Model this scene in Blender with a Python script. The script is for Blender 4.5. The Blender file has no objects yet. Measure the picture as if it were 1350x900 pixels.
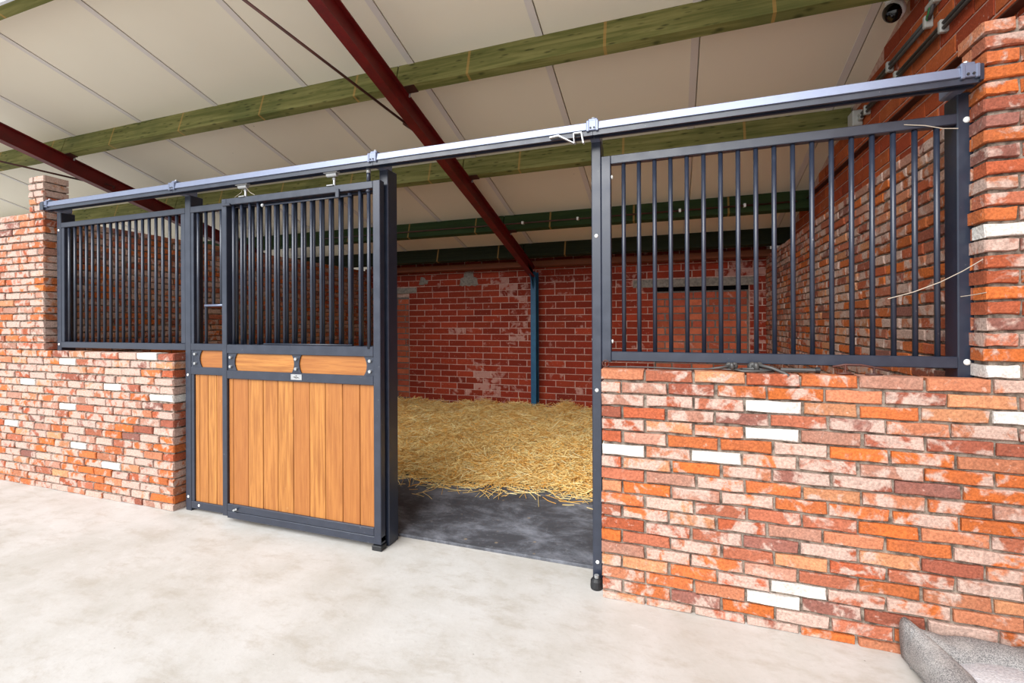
import bpy, bmesh, math, random
import numpy as np
from mathutils import Vector, Matrix

random.seed(11)
scene = bpy.context.scene
C = scene.collection
PI = math.pi

# ------------------------------------------------------------------ camera
F_PX, YAW, ROLL = 609.11, 0.334577, -0.0040287
cam = bpy.data.cameras.new('camera')
cam.sensor_fit = 'HORIZONTAL'
cam.sensor_width = 36.0
cam.lens = 36.0 * F_PX / 1350.0
cam.shift_y = -(450.0 - 426.04) / 1350.0
cam.clip_start = 0.05
cam.clip_end = 200
cam_o = bpy.data.objects.new('camera', cam)
C.objects.link(cam_o)
fw = Vector((-math.sin(YAW), math.cos(YAW), 0))
rt = Vector((math.cos(YAW), math.sin(YAW), 0))
up = Vector((0, 0, 1))
r2 = rt * math.cos(ROLL) + up * math.sin(ROLL)
u2 = -rt * math.sin(ROLL) + up * math.cos(ROLL)
m = Matrix(((r2.x, u2.x, -fw.x, 0.0), (r2.y, u2.y, -fw.y, -2.4), (r2.z, u2.z, -fw.z, 1.35), (0, 0, 0, 1)))
cam_o.matrix_world = m
scene.camera = cam_o

# ------------------------------------------------------------------ light
world = bpy.data.worlds.new('overcast_sky')
scene.world = world
world.use_nodes = True
bg = world.node_tree.nodes['Background']
bg.inputs['Color'].default_value = (0.88, 0.94, 1.0, 1)
bg.inputs['Strength'].default_value = 0.9

sun = bpy.data.lights.new('soft_sun', 'SUN')
sun.energy = 4.1
sun.angle = math.radians(54)
sun.color = (1.0, 0.99, 0.975)
sun_o = bpy.data.objects.new('soft_sun', sun)
sun_o.rotation_euler = Vector((0.24, 0.80, -0.64)).to_track_quat('-Z', 'Y').to_euler()
sun_o.location = (-6, -9, 6)
C.objects.link(sun_o)

vs = scene.view_settings
vs.view_transform = 'Standard'
vs.look = 'None'
vs.gamma = 1.0
vs.use_curve_mapping = False
vs.exposure = 0.54


# ------------------------------------------------------------------ helpers
def lin(r, g, b, a=1.0):
    f = lambda v: (v / 255.0) / 12.92 if v / 255.0 <= 0.04045 else ((v / 255.0 + 0.055) / 1.055) ** 2.4
    return (f(r), f(g), f(b), a)


class NT:
    """small wrapper for building a procedural material"""
    def __init__(self, name):
        self.m = bpy.data.materials.new(name)
        self.m.use_nodes = True
        self.t = self.m.node_tree
        self.b = self.t.nodes['Principled BSDF']

    def n(self, kind, **kw):
        nd = self.t.nodes.new(kind)
        for k, v in kw.items():
            setattr(nd, k, v)
        return nd

    def l(self, a, b):
        self.t.links.new(a, b)

    def val(self, sock, v):
        if hasattr(v, 'links') or isinstance(v, bpy.types.NodeSocket):
            self.l(v, sock)
        else:
            sock.default_value = v

    def math(self, op, a, b=0.0, clamp=False):
        nd = self.n('ShaderNodeMath', operation=op, use_clamp=clamp)
        self.val(nd.inputs[0], a)
        self.val(nd.inputs[1], b)
        return nd.outputs[0]

    def mix(self, fac, a, b, blend='MIX'):
        nd = self.n('ShaderNodeMix', data_type='RGBA', blend_type=blend)
        self.val(nd.inputs[0], fac)
        self.val(nd.inputs[6], a)
        self.val(nd.inputs[7], b)
        return nd.outputs[2]

    def noise(self, vec, scale, detail=3.0, rough=0.55, dist=0.0):
        nd = self.n('ShaderNodeTexNoise')
        if vec is not None:
            self.l(vec, nd.inputs['Vector'])
        nd.inputs['Scale'].default_value = scale
        nd.inputs['Detail'].default_value = detail
        nd.inputs['Roughness'].default_value = rough
        nd.inputs['Distortion'].default_value = dist
        return nd.outputs[0]

    def ramp(self, v, a, b, lo=0.0, hi=1.0):
        nd = self.n('ShaderNodeMapRange', interpolation_type='SMOOTHSTEP')
        self.val(nd.inputs[0], v)
        self.val(nd.inputs[1], a)
        self.val(nd.inputs[2], b)
        nd.inputs[3].default_value = lo
        nd.inputs[4].default_value = hi
        return nd.outputs[0]

    def mapping(self, vec, scale=(1, 1, 1), loc=None):
        nd = self.n('ShaderNodeMapping')
        self.l(vec, nd.inputs['Vector'])
        nd.inputs['Scale'].default_value = scale
        if loc is not None:
            self.val(nd.inputs['Location'], loc)
        return nd.outputs[0]

    def bump(self, h, strength=0.3, dist=0.01):
        nd = self.n('ShaderNodeBump')
        nd.inputs['Strength'].default_value = strength
        nd.inputs['Distance'].default_value = dist
        self.l(h, nd.inputs['Height'])
        self.l(nd.outputs[0], self.b.inputs['Normal'])

    def out(self, col, rough=0.6, metal=0.0, spec=0.5):
        self.val(self.b.inputs['Base Color'], col)
        self.val(self.b.inputs['Roughness'], rough)
        self.b.inputs['Metallic'].default_value = metal
        self.b.inputs['Specular IOR Level'].default_value = spec
        return self.m


def world_pos(t):
    return t.n('ShaderNodeNewGeometry').outputs['Position']


def obj_pos(t):
    return t.n('ShaderNodeTexCoord').outputs['Object']


def obj_rand(t):
    return t.n('ShaderNodeObjectInfo').outputs['Random']


M = {}


def brick_material(name, merged, smear, smear_scale, fine=0.3, darker=lin(146, 82, 60)):
    t = NT(name)
    P = world_pos(t)
    if merged:
        a = t.n('ShaderNodeAttribute', attribute_name='tint')
        col, amt = a.outputs['Color'], a.outputs['Alpha']
        sep = t.n('ShaderNodeSeparateColor')
        t.l(col, sep.inputs[0])
        rnd = t.math('FRACT', t.math('MULTIPLY', sep.outputs[0], 913.7))
    else:
        o = t.n('ShaderNodeObjectInfo')
        col, amt, rnd = o.outputs['Color'], o.outputs['Alpha'], o.outputs['Random']
    add = t.n('ShaderNodeVectorMath', operation='ADD')
    t.l(P, add.inputs[0])
    t.l(t.math('MULTIPLY', rnd, 60.0), add.inputs[1])
    V = add.outputs[0]
    n1 = t.noise(V, smear_scale, 4.0, 0.6, 0.4)
    thr = t.math('SUBTRACT', 0.68, t.math('MULTIPLY', amt, 0.40))
    mask = t.math('MULTIPLY', t.ramp(n1, thr, t.math('ADD', thr, 0.13)), 0.88)
    n2 = t.noise(V, 95.0, 3.0, 0.65)
    shade = t.ramp(n2, 0.25, 0.75, 1 - fine, 1 + fine * 0.7)
    n3 = t.noise(V, 9.0, 2.0)
    c = t.mix(t.ramp(n3, 0.35, 0.75, 0.0, 0.3), col, darker)
    white = t.ramp(amt, -0.9, -0.5, 1.0, 0.0)          # lime-washed bricks carry a negative amount
    c = t.mix(white, c, col)
    c = t.mix(mask, c, smear)
    n4 = t.noise(V, 38.0, 2.0)
    c = t.mix(t.ramp(n4, 0.66, 0.78, 0.0, 0.4), c, lin(214, 190, 176))
    vm = t.n('ShaderNodeVectorMath', operation='SCALE')
    t.l(c, vm.inputs[0])
    t.l(shade, vm.inputs['Scale'])
    t.bump(t.math('ADD', n2, t.math('MULTIPLY', n1, 1.5)), 0.55, 0.006)
    return t.out(vm.outputs[0], 0.88, spec=0.25)


SM = lin(184, 160, 148)
M['brick'] = brick_material('reclaimed_brick', False, SM, 11.0)
M['brick_m'] = brick_material('reclaimed_brick_far', True, SM, 11.0)
SM2 = lin(186, 140, 128)
M['block'] = brick_material('red_wire_cut_brick', False, SM2, 7.0, 0.16, lin(120, 38, 26))
M['block_m'] = brick_material('red_wire_cut_brick_far', True, SM2, 7.0, 0.16, lin(120, 38, 26))


def mortar(name, c1, c2):
    t = NT(name)
    P = world_pos(t)
    n = t.noise(P, 30, 4)
    f = t.noise(P, 160, 2)
    c = t.mix(t.ramp(n, 0.35, 0.7), c1, c2)
    t.bump(t.math('ADD', n, f), 0.6, 0.006)
    return t.out(c, 0.95, spec=0.15)


M['mortar'] = mortar('lime_mortar', lin(150, 138, 126), lin(86, 76, 68))  # darker second tone also carries the joints' shadow in the colour
M['mortar_pink'] = mortar('pale_pointing', lin(204, 172, 158), lin(178, 140, 126))
M['mortar_grey'] = mortar('cement_pointing', lin(120, 112, 106), lin(98, 90, 84))
M['lintel'] = mortar('cast_concrete', lin(150, 142, 132), lin(120, 112, 104))


def steel():
    t = NT('anthracite_steel')
    P = world_pos(t)
    n = t.noise(P, 14, 4)
    d = t.noise(P, 70, 3)
    c = t.mix(t.ramp(n, 0.4, 0.75, 0, 0.4), lin(34, 40, 54), lin(45, 52, 68))
    c = t.mix(t.ramp(d, 0.70, 0.78, 0, 0.4), c, lin(150, 148, 145))
    t.bump(n, 0.03, 0.002)
    return t.out(c, t.ramp(n, 0.3, 0.8, 0.30, 0.44), 0.0, 0.6)


M['steel'] = steel()
t = NT('sky_bright_rail_steel')
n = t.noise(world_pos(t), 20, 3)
M['rail'] = t.out(t.mix(n, lin(104, 112, 134), lin(116, 124, 146)), 0.32, 0.35, 0.6)  # bluish lightness puts the rail's sky reflection into the base colour
t = NT('black_rubber'); M['rubber'] = t.out(lin(26, 27, 30), 0.55)


def galv():
    t = NT('galvanised_zinc')
    n = t.noise(world_pos(t), 60, 3)
    c = t.mix(n, lin(150, 152, 155), lin(190, 191, 190))
    return t.out(c, 0.38, 0.55)


M['zinc'] = galv()
t = NT('gap_shade_black'); M['void'] = t.out(lin(7, 7, 7), 0.95, spec=0.05)  # black painted in for the unlit gap under the lintel
t = NT('white_cap'); M['cap'] = t.out(lin(226, 226, 222), 0.35)
t = NT('white_plastic'); M['plastic'] = t.out(lin(246, 246, 244), 0.3)
t = NT('grey_plastic'); M['box'] = t.out(lin(170, 170, 164), 0.5)
t = NT('black_gloss'); M['gloss'] = t.out(lin(8, 8, 9), 0.08)
t = NT('lens_glass'); M['lens'] = t.out(lin(60, 66, 76), 0.05, spec=0.8)
t = NT('dark_grey_conduit'); M['conduit'] = t.out(lin(64, 63, 62), 0.45)
t = NT('green_cable'); M['green_cable'] = t.out(lin(30, 130, 60), 0.5)
t = NT('cobweb_silk'); M['web'] = t.out(lin(178, 166, 150), 0.9)


def plank(name, axis):
    t = NT(name)
    P = world_pos(t)
    rnd = obj_rand(t)
    add = t.n('ShaderNodeVectorMath', operation='ADD')
    t.l(P, add.inputs[0])
    t.l(t.math('MULTIPLY', rnd, 40.0), add.inputs[1])
    V = add.outputs[0]
    sc = (60, 60, 3.0) if axis == 'z' else (3.0, 60, 60)
    g = t.noise(t.mapping(V, sc), 1.0, 4, 0.6, 0.3)
    sc2 = (220, 220, 9.0) if axis == 'z' else (9.0, 220, 220)
    h = t.noise(t.mapping(V, sc2), 1.0, 2)
    c = t.mix(t.ramp(g, 0.25, 0.75), lin(138, 84, 36), lin(182, 124, 62))
    c = t.mix(t.ramp(rnd, 0.0, 1.0, 0.0, 0.65), c, lin(148, 88, 42))
    c = t.mix(t.ramp(h, 0.58, 0.72, 0, 0.35), c, lin(104, 58, 24))
    s = t.noise(V, 26, 3)
    c = t.mix(t.ramp(s, 0.70, 0.8, 0, 0.4), c, lin(200, 156, 108))
    t.bump(h, 0.15, 0.002)
    return t.out(c, 0.42, spec=0.4)


M['plank'] = plank('hardwood_plank_upright', 'z')
M['plank_h'] = plank('hardwood_plank_level', 'x')


def timber(name, c1, c2, stripe=True, over=lin(78, 88, 48)):
    t = NT(name)
    P = world_pos(t)
    g = t.noise(t.mapping(P, (1.6, 26, 26)), 1.0, 5, 0.6, 0.6)
    b = t.noise(P, 2.3, 3)
    c = t.mix(t.ramp(g, 0.3, 0.7), c1, c2)
    c = t.mix(t.ramp(b, 0.45, 0.7, 0, 0.45), c, over)
    v = t.n('ShaderNodeTexVoronoi', feature='F1')
    t.l(t.mapping(P, (1.5, 2.2, 6.5)), v.inputs['Vector'])
    kn = t.noise(P, 9.0, 3)
    c = t.mix(t.ramp(t.math('ADD', v.outputs['Distance'], t.math('MULTIPLY', kn, 0.25)), 0.18, 0.42, 0.75, 0.0), c, lin(46, 50, 22))
    if stripe:
        sep = t.n('ShaderNodeSeparateXYZ')
        t.l(P, sep.inputs[0])
        fr = t.math('FRACT', t.math('MULTIPLY', t.math('ADD', sep.outputs[0], 20.03), 1.02))
        c = t.mix(t.math('MULTIPLY', t.math('LESS_THAN', fr, 0.02), 0.5), c, lin(186, 140, 78))
    t.bump(g, 0.2, 0.004)
    return t.out(c, 0.8, spec=0.2)


M['timber'] = timber('treated_pine', lin(96, 98, 50), lin(136, 132, 80))
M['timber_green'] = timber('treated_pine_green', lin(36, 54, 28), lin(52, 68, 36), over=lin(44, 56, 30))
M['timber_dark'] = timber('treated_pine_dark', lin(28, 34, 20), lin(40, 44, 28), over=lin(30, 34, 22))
t = NT('brown_board')
n = t.noise(t.mapping(world_pos(t), (2, 30, 30)), 1.0, 4)
M['board'] = t.out(t.mix(n, lin(92, 50, 30), lin(140, 78, 48)), 0.85)


def paint(name, c1, c2, c3):
    t = NT(name)
    P = world_pos(t)
    n = t.noise(P, 7, 5, 0.65)
    f = t.noise(P, 60, 3)
    c = t.mix(t.ramp(n, 0.35, 0.7), c1, c2)
    c = t.mix(t.ramp(f, 0.6, 0.75, 0, 0.5), c, c3)
    t.bump(f, 0.1, 0.003)
    return t.out(c, 0.5, spec=0.4)


M['red_paint'] = paint('oxide_red_paint', lin(108, 20, 20), lin(84, 16, 16), lin(76, 36, 30))
M['blue_paint'] = paint('blue_paint', lin(20, 76, 112), lin(28, 92, 128), lin(40, 50, 58))
M['rust'] = paint('rusted_steel', lin(84, 46, 38), lin(60, 34, 30), lin(112, 66, 48))
M['brown_steel'] = paint('brown_steel', lin(58, 30, 24), lin(74, 40, 30), lin(96, 60, 46))


def panel(name, c1, c2):
    t = NT(name)
    P = world_pos(t)
    n = t.noise(P, 1.3, 3)
    s = t.n('ShaderNodeTexVoronoi', feature='F1')
    t.l(P, s.inputs['Vector'])
    s.inputs['Scale'].default_value = 3.3
    c = t.mix(n, c1, c2)
    c = t.mix(t.ramp(s.outputs['Distance'], 0.015, 0.03, 0.5, 0.0), c, lin(120, 112, 104))
    return t.out(c, 0.42, spec=0.35)


M['panel'] = panel('cream_sandwich_panel', lin(238, 230, 212), lin(230, 220, 202))
M['fascia'] = panel('pale_metal_fascia', lin(196, 202, 210), lin(206, 210, 216))
M['band'] = panel('panel_lap_band', lin(222, 214, 208), lin(212, 204, 200))


def concrete():
    t = NT('pale_concrete')
    P = world_pos(t)
    n = t.noise(P, 1.4, 6, 0.65, 0.1)
    st = t.noise(t.mapping(P, (3.6, 7.4, 1.0)), 1.0, 8, 0.74, 0.2)
    f = t.noise(P, 45, 4)
    c = t.mix(t.ramp(n, 0.3, 0.72), lin(192, 190, 187), lin(172, 168, 161))
    c = t.mix(t.ramp(st, 0.46, 0.70, 0, 0.6), c, lin(158, 150, 138))
    c = t.mix(t.ramp(st, 0.22, 0.42, 0.5, 0.0), c, lin(212, 212, 211))
    c = t.mix(t.ramp(f, 0.55, 0.8, 0, 0.25), c, lin(146, 138, 127))
    v = t.n('ShaderNodeTexVoronoi', feature='F1')
    t.l(t.mapping(P, (1.2, 2.1, 1.0)), v.inputs['Vector'])
    c = t.mix(t.ramp(v.outputs['Distance'], 0.014, 0.03, 0.75, 0.0), c, lin(96, 88, 80))
    t.bump(t.math('ADD', st, f), 0.12, 0.006)
    return t.out(c, t.ramp(n, 0.3, 0.7, 0.42, 0.62), spec=0.4)


M['concrete'] = concrete()


def mat_rubber():
    t = NT('worn_rubber_mat')
    P = world_pos(t)
    n = t.noise(t.mapping(P, (2.6, 3.8, 1)), 1.0, 8, 0.74, 0.3)
    f = t.noise(P, 30, 5, 0.7)
    c = t.mix(t.ramp(n, 0.42, 0.72), lin(66, 67, 72), lin(126, 129, 138))
    c = t.mix(t.ramp(f, 0.56, 0.78, 0, 0.55), c, lin(140, 140, 144))
    v = t.n('ShaderNodeTexVoronoi', feature='F1')
    t.l(P, v.inputs['Vector'])
    v.inputs['Scale'].default_value = 7.0
    c = t.mix(t.ramp(v.outputs['Distance'], 0.05, 0.10, 0.5, 0.0), c, lin(150, 132, 106))
    t.bump(t.math('ADD', n, f), 0.35, 0.006)
    return t.out(c, 0.6, spec=0.3)


M['mat'] = mat_rubber()


def straw_mat():
    t = NT('golden_straw')
    g = t.n('ShaderNodeNewGeometry')
    r = g.outputs['Random Per Island']
    c = t.mix(r, lin(234, 172, 76), lin(255, 238, 172))
    c = t.mix(t.ramp(r, 0.86, 1.0, 0, 0.7), c, lin(255, 242, 196))
    return t.out(c, 0.6, spec=0.3)


M['straw'] = straw_mat()
t = NT('straw_litter')
n = t.noise(t.mapping(world_pos(t), (40, 40, 10)), 1.0, 5, 0.7)
M['litter'] = t.out(t.mix(t.ramp(n, 0.3, 0.7), lin(206, 152, 70), lin(246, 206, 124)), 0.9)


def fabric(name, c1, c2, sc):
    t = NT(name)
    P = obj_pos(t)
    n = t.noise(P, sc, 3, 0.7)
    b = t.noise(P, 11, 3)
    c = t.mix(t.ramp(n, 0.35, 0.65), c1, c2)
    c = t.mix(t.ramp(b, 0.4, 0.7, 0, 0.25), c, lin(196, 192, 186))
    t.bump(n, 0.6, 0.006)
    return t.out(c, 0.95, spec=0.1)


M['weave'] = fabric('grey_woven_fabric', lin(96, 96, 98), lin(168, 166, 164), 260)
M['fleece'] = fabric('pale_grey_fleece', lin(176, 178, 184), lin(206, 208, 212), 120)


# ------------------------------------------------------------------ mesh building
def box_bm(bm, x0, x1, y0, y1, z0, z1, c=0.0):
    sub = bmesh.new()
    bmesh.ops.create_cube(sub, size=1.0)
    for v in sub.verts:
        v.co = Vector(((x0 + x1) / 2 + v.co.x * (x1 - x0), (y0 + y1) / 2 + v.co.y * (y1 - y0), (z0 + z1) / 2 + v.co.z * (z1 - z0)))
    if c > 0:
        bmesh.ops.bevel(sub, geom=sub.edges[:], offset=c, segments=1, affect='EDGES', profile=0.5)
    me = bpy.data.meshes.new('tmp')
    sub.to_mesh(me)
    sub.free()
    bm.from_mesh(me)
    bpy.data.meshes.remove(me)
    return bm


def frame_axes(d):
    d = d.normalized()
    a = Vector((0, 0, 1)) if abs(d.z) < 0.9 else Vector((1, 0, 0))
    u = d.cross(a).normalized()
    return u, d.cross(u).normalized()


def tube_bm(bm, pts, r, n=10, caps=True):
    pts = [Vector(p) for p in pts]
    rs = r if isinstance(r, (list, tuple)) else [r] * len(pts)
    rings = []
    u0 = None
    for i, p in enumerate(pts):
        d = (pts[min(i + 1, len(pts) - 1)] - pts[max(i - 1, 0)])
        u, w = frame_axes(d)
        if u0 is not None:
            dn = d.normalized()
            u = (u0 - dn * u0.dot(dn)).normalized()
            w = dn.cross(u)
        u0 = u
        rings.append([bm.verts.new(p + (u * math.cos(2 * PI * k / n) + w * math.sin(2 * PI * k / n)) * rs[i]) for k in range(n)])
    for a, b in zip(rings, rings[1:]):
        for k in range(n):
            bm.faces.new((a[k], a[(k + 1) % n], b[(k + 1) % n], b[k]))
    if caps:
        bm.faces.new(rings[0][::-1])
        bm.faces.new(rings[-1])
    return bm


def prism_bm(bm, poly, axis, a0, a1):
    """extrude a 2D polygon along an axis; poly holds the two other coordinates in x,y,z order"""
    def P(p, a):
        if axis == 'y':
            return (p[0], a, p[1])
        if axis == 'x':
            return (a, p[0], p[1])
        return (p[0], p[1], a)
    A = [bm.verts.new(P(p, a0)) for p in poly]
    B = [bm.verts.new(P(p, a1)) for p in poly]
    n = len(poly)
    bm.faces.new(A)
    bm.faces.new(B[::-1])
    for i in range(n):
        bm.faces.new((A[i], B[i], B[(i + 1) % n], A[(i + 1) % n]))
    bmesh.ops.recalc_face_normals(bm, faces=bm.faces[:])
    return bm


def sphere_bm(bm, c, rx, ry=None, rz=None, seg=14, rings=8):
    mtx = Matrix.Translation(c) @ Matrix.Diagonal((rx, ry or rx, rz or rx, 1))
    bmesh.ops.create_uvsphere(bm, u_segments=seg, v_segments=rings, radius=1.0, matrix=mtx)
    return bm


WL = {}          # world location of every parent


def wl(o):
    return WL.get(o.name, Vector((0, 0, 0))) if o else Vector((0, 0, 0))


def obj(name, bm, mat, parent=None, smooth=False, loc=None):
    """link one mesh object; bm in world coordinates, origin put at loc or at its base centre"""
    me = bpy.data.meshes.new(name)
    bmesh.ops.recalc_face_normals(bm, faces=bm.faces[:])
    bm.to_mesh(me)
    bm.free()
    co = [v.co for v in me.vertices]
    if loc is None:
        loc = Vector(((min(v.x for v in co) + max(v.x for v in co)) / 2, (min(v.y for v in co) + max(v.y for v in co)) / 2, min(v.z for v in co)))
    else:
        loc = Vector(loc)
    me.transform(Matrix.Translation(-loc))
    if smooth:
        for p in me.polygons:
            p.use_smooth = True
    me.materials.append(M[mat])
    o = bpy.data.objects.new(name, me)
    C.objects.link(o)
    if parent:
        o.parent = parent
    o.location = loc - wl(parent)
    WL[o.name] = loc
    return o


def thing(name, loc, label, cat, group=None):
    o = bpy.data.objects.new(name, None)
    o.empty_display_size = 0.1
    C.objects.link(o)
    o.location = loc
    WL[o.name] = Vector(loc)
    return tag(o, label, cat, group)


def tag(o, label, cat, group=None):
    o['label'] = label
    o['category'] = cat
    if group:
        o['group'] = group
    return o


def copy_part(src, parent, wloc):
    c = src.copy()
    C.objects.link(c)
    c.parent = parent
    c.location = Vector(wloc) - wl(parent)
    WL[c.name] = Vector(wloc)
    return c


def NB():
    return bmesh.new()


def box(name, mat, parent, x0, x1, y0, y1, z0, z1, c=0.003):
    return obj(name, box_bm(NB(), x0, x1, y0, y1, z0, z1, c), mat, parent)


def struct(o):
    o['kind'] = 'structure'
    return o


# ------------------------------------------------------------------ floor
g = NB()
box_bm(g, -22, 14, -16, 12, -0.12, 0.0)
struct(obj('floor', g, 'concrete', loc=(0, 0, 0)))

# ------------------------------------------------------------------ ceiling: sandwich panels on a slope
SL, Z0 = 0.27153, 3.53
roofz = lambda y: Z0 - SL * y
NRM = Vector((0, SL, 1)).normalized()
DIR = Vector((0, 1, -SL)).normalized()
Y_FRONT, Y_BACK = -0.56, 4.75


def sloped_box(bm, x0, x1, y0, y1, d0, d1):
    """box lying in the roof slope, d measured along the roof normal from the panel underside"""
    vs_ = []
    for x in (x0, x1):
        for y in (y0, y1):
            for d in (d0, d1):
                p = Vector((x, y, roofz(y))) + NRM * d
                vs_.append(bm.verts.new(p))
    for f in ((0, 1, 3, 2), (4, 6, 7, 5), (0, 4, 5, 1), (2, 3, 7, 6), (0, 2, 6, 4), (1, 5, 7, 3)):
        bm.faces.new([vs_[i] for i in f])
    return bm


ceil = struct(obj('ceiling', sloped_box(NB(), -14, 1.45, Y_FRONT, Y_BACK, 0.03, 0.12), 'panel', loc=(0, 0, Z0)))
seams = [1.20 - 1.0185 * k for k in range(0, 15)]
for k, s in enumerate(seams):
    hi = s + 1.0185 - 0.007 if k else 1.45
    p = obj('ceiling_panel', sloped_box(NB(), s + 0.003, hi, Y_FRONT, Y_BACK, 0.0, 0.05), 'panel', ceil)
    obj('lap_band', sloped_box(NB(), s - 0.055, s - 0.005, Y_FRONT, Y_BACK, -0.004, 0.004), 'band', ceil)

# ------------------------------------------------------------------ brick walls
def brick_mesh(L, H, D, jit, ch, seed, mat):
    """a brick in local space: face at y=0 looking to -y, x 0..L, z 0..H"""
    rnd = random.Random(seed)
    J = lambda s=1.0: rnd.uniform(-jit, jit) * s
    xs = [0, L * 0.34, L * 0.67, L]
    loop = [(x, 0) for x in xs] + [(x, H) for x in reversed(xs)]
    vsx = []
    back = [(x, D, z) for x, z in loop]
    jx = [(J(), J()) for _ in loop]
    mid = [(x + a, ch * 1.4, z + b) for (x, z), (a, b) in zip(loop, jx)]
    front = []
    for (x, z), (a, b) in zip(loop, jx):
        dx = ch if x == 0 else (-ch if x == L else 0)
        dz = ch if z == 0 else -ch
        front.append((x + a + dx + J(0.6), J(0.7), z + b + dz + J(0.6)))
    V = back + mid + front
    n = len(loop)
    Fc = []
    for r in range(2):
        for i in range(n):
            j = (i + 1) % n
            Fc.append((r * n + i, r * n + j, (r + 1) * n + j, (r + 1) * n + i))
    Fc += [(16, 17, 22, 23), (17, 18, 21, 22), (18, 19, 20, 21)]
    me = bpy.data.meshes.new('brick')
    me.from_pydata(V, [], Fc)
    me.materials.append(M[mat])
    return me


VARS = {'old': [brick_mesh(0.2, 0.0495, 0.085, 0.0028, 0.0042, 100 + i, 'brick') for i in range(9)],
        'new': [brick_mesh(0.285, 0.088, 0.06, 0.0008, 0.0025, 200 + i, 'block') for i in range(5)]}
NOM = {'old': (0.2, 0.0495, 0.085), 'new': (0.285, 0.088, 0.06)}

OLD = [((184, 98, 46), 6), ((164, 84, 54), 4), ((160, 94, 70), 5), ((174, 112, 82), 5), ((178, 98, 54), 5),
       ((166, 122, 104), 4), ((142, 80, 62), 3), ((130, 86, 76), 2), ((184, 128, 92), 4)]
NEW = [((136, 46, 27), 6), ((144, 51, 29), 6), ((128, 42, 25), 4), ((152, 57, 34), 2)]
FILL = [((182, 92, 62), 4), ((194, 104, 72), 3), ((168, 82, 60), 3)]
UPR = [((168, 78, 40), 4), ((182, 94, 50), 3), ((156, 68, 40), 3)]


def pick(pal):
    t_ = random.uniform(0, sum(w for _, w in pal))
    for c, w in pal:
        t_ -= w
        if t_ <= 0:
            break
    k = random.uniform(0.92, 1.08)
    return [min(255, v * k) for v in c]


CAM = Vector((0, -2.4, 1.35))


def in_frame(p):
    d = p - CAM
    z = d.dot(fw)
    if z < 0.2:
        return False
    x = 675 + F_PX * d.dot(r2) / z
    y = 426 - F_PX * d.dot(u2) / z
    return -20 < x < 1370 and -20 < y < 920


def build_bricks(wall, specs, rotz, kind, visible, limit=294):
    """specs: list of (world corner of the face, length, height, depth, colour, amount). The largest in view become objects, the rest one part"""
    R = Matrix.Rotation(rotz, 3, 'Z')
    nrm = R @ Vector((0, -1, 0))
    rank = []
    for s in specs:
        c = s[0] + R @ Vector((s[1] / 2, 0, s[2] / 2))
        d = CAM - c
        a = s[1] * s[2] * max(0.02, nrm.dot(d.normalized())) / d.length_squared
        if not in_frame(c):
            a *= 1e-4
        if not visible(c):
            a *= 1e-2
        rank.append(a)
    order = sorted(range(len(specs)), key=lambda i: -rank[i])
    single = set(order[:limit])
    nl, nh, nd = NOM[kind]
    w0 = wl(wall)
    rest = []
    for i, s in enumerate(specs):
        if i in single:
            o = bpy.data.objects.new('brick', random.choice(VARS[kind]))
            C.objects.link(o)
            o.parent = wall
            o.location = s[0] - w0
            o.rotation_euler = (0, 0, rotz)
            o.scale = (s[1] / nl, s[3] / nd, s[2] / nh)
            o.color = (*lin(*s[4])[:3], s[5])
        else:
            rest.append(s)
    if rest:
        V, Fc, tint = [], [], []
        for s in rest:
            me = random.choice(VARS[kind])
            b = len(V)
            for v in me.vertices:
                V.append(s[0] + R @ Vector((v.co.x * s[1] / nl, v.co.y * s[3] / nd, v.co.z * s[2] / nh)) - w0)
                tint.append((*lin(*s[4])[:3], s[5]))
            Fc += [tuple(b + i for i in p.vertices) for p in me.polygons]
        me = bpy.data.meshes.new('further_brickwork')
        me.from_pydata(V, [], Fc)
        at = me.attributes.new('tint', 'FLOAT_COLOR', 'POINT')
        at.data.foreach_set('color', [x for t_ in tint for x in t_])
        me.materials.append(M['brick_m' if kind == 'old' else 'block_m'])
        o = bpy.data.objects.new('further_brickwork', me)
        C.objects.link(o)
        o.parent = wall
        o['kind'] = 'stuff'


def rowspec(specs, face, u0, u1, z, h, L, joint, start, depth, pal, amt, first=None, last_depth=None, jit=0.012, min_len=0.05):
    """lay one course from u0 to u1; face(u, z) gives the world corner"""
    u = u0
    i = 0
    while u < u1 - min_len * 0.6:
        ln = (start if (i == 0 and start) else L + random.uniform(-jit, jit))
        e = u + ln
        if e > u1 - min_len:
            e = u1
        a, b = u, e
        off = random.uniform(-0.004, 0.003) if jit > 0.005 else random.uniform(-0.001, 0.001)
        dz = random.uniform(-0.002, 0.002) if jit > 0.005 else 0
        dp = depth
        if last_depth and e >= u1 - 1e-6:
            dp, off = last_depth, 0.0
        p = face(a, z + dz, off)
        specs.append([p, b - a, h, dp, pick(pal), amt()])
        u = e + joint * random.uniform(0.8, 1.2)
        i += 1


old_amt = lambda: min(0.85, max(0.0, random.gauss(0.52, 0.22)))
WHITE = (214, 211, 205)


def whiten(specs, R, spots):
    """lime-washed bricks where the wall has them"""
    for uu, zz in spots:
        best = min(specs, key=lambda s: ((s[0].x + s[1] / 2 - uu) / 3) ** 2 + (s[0].z + s[2] / 2 - zz) ** 2)
        best[4], best[5] = WHITE, -1.0


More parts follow.
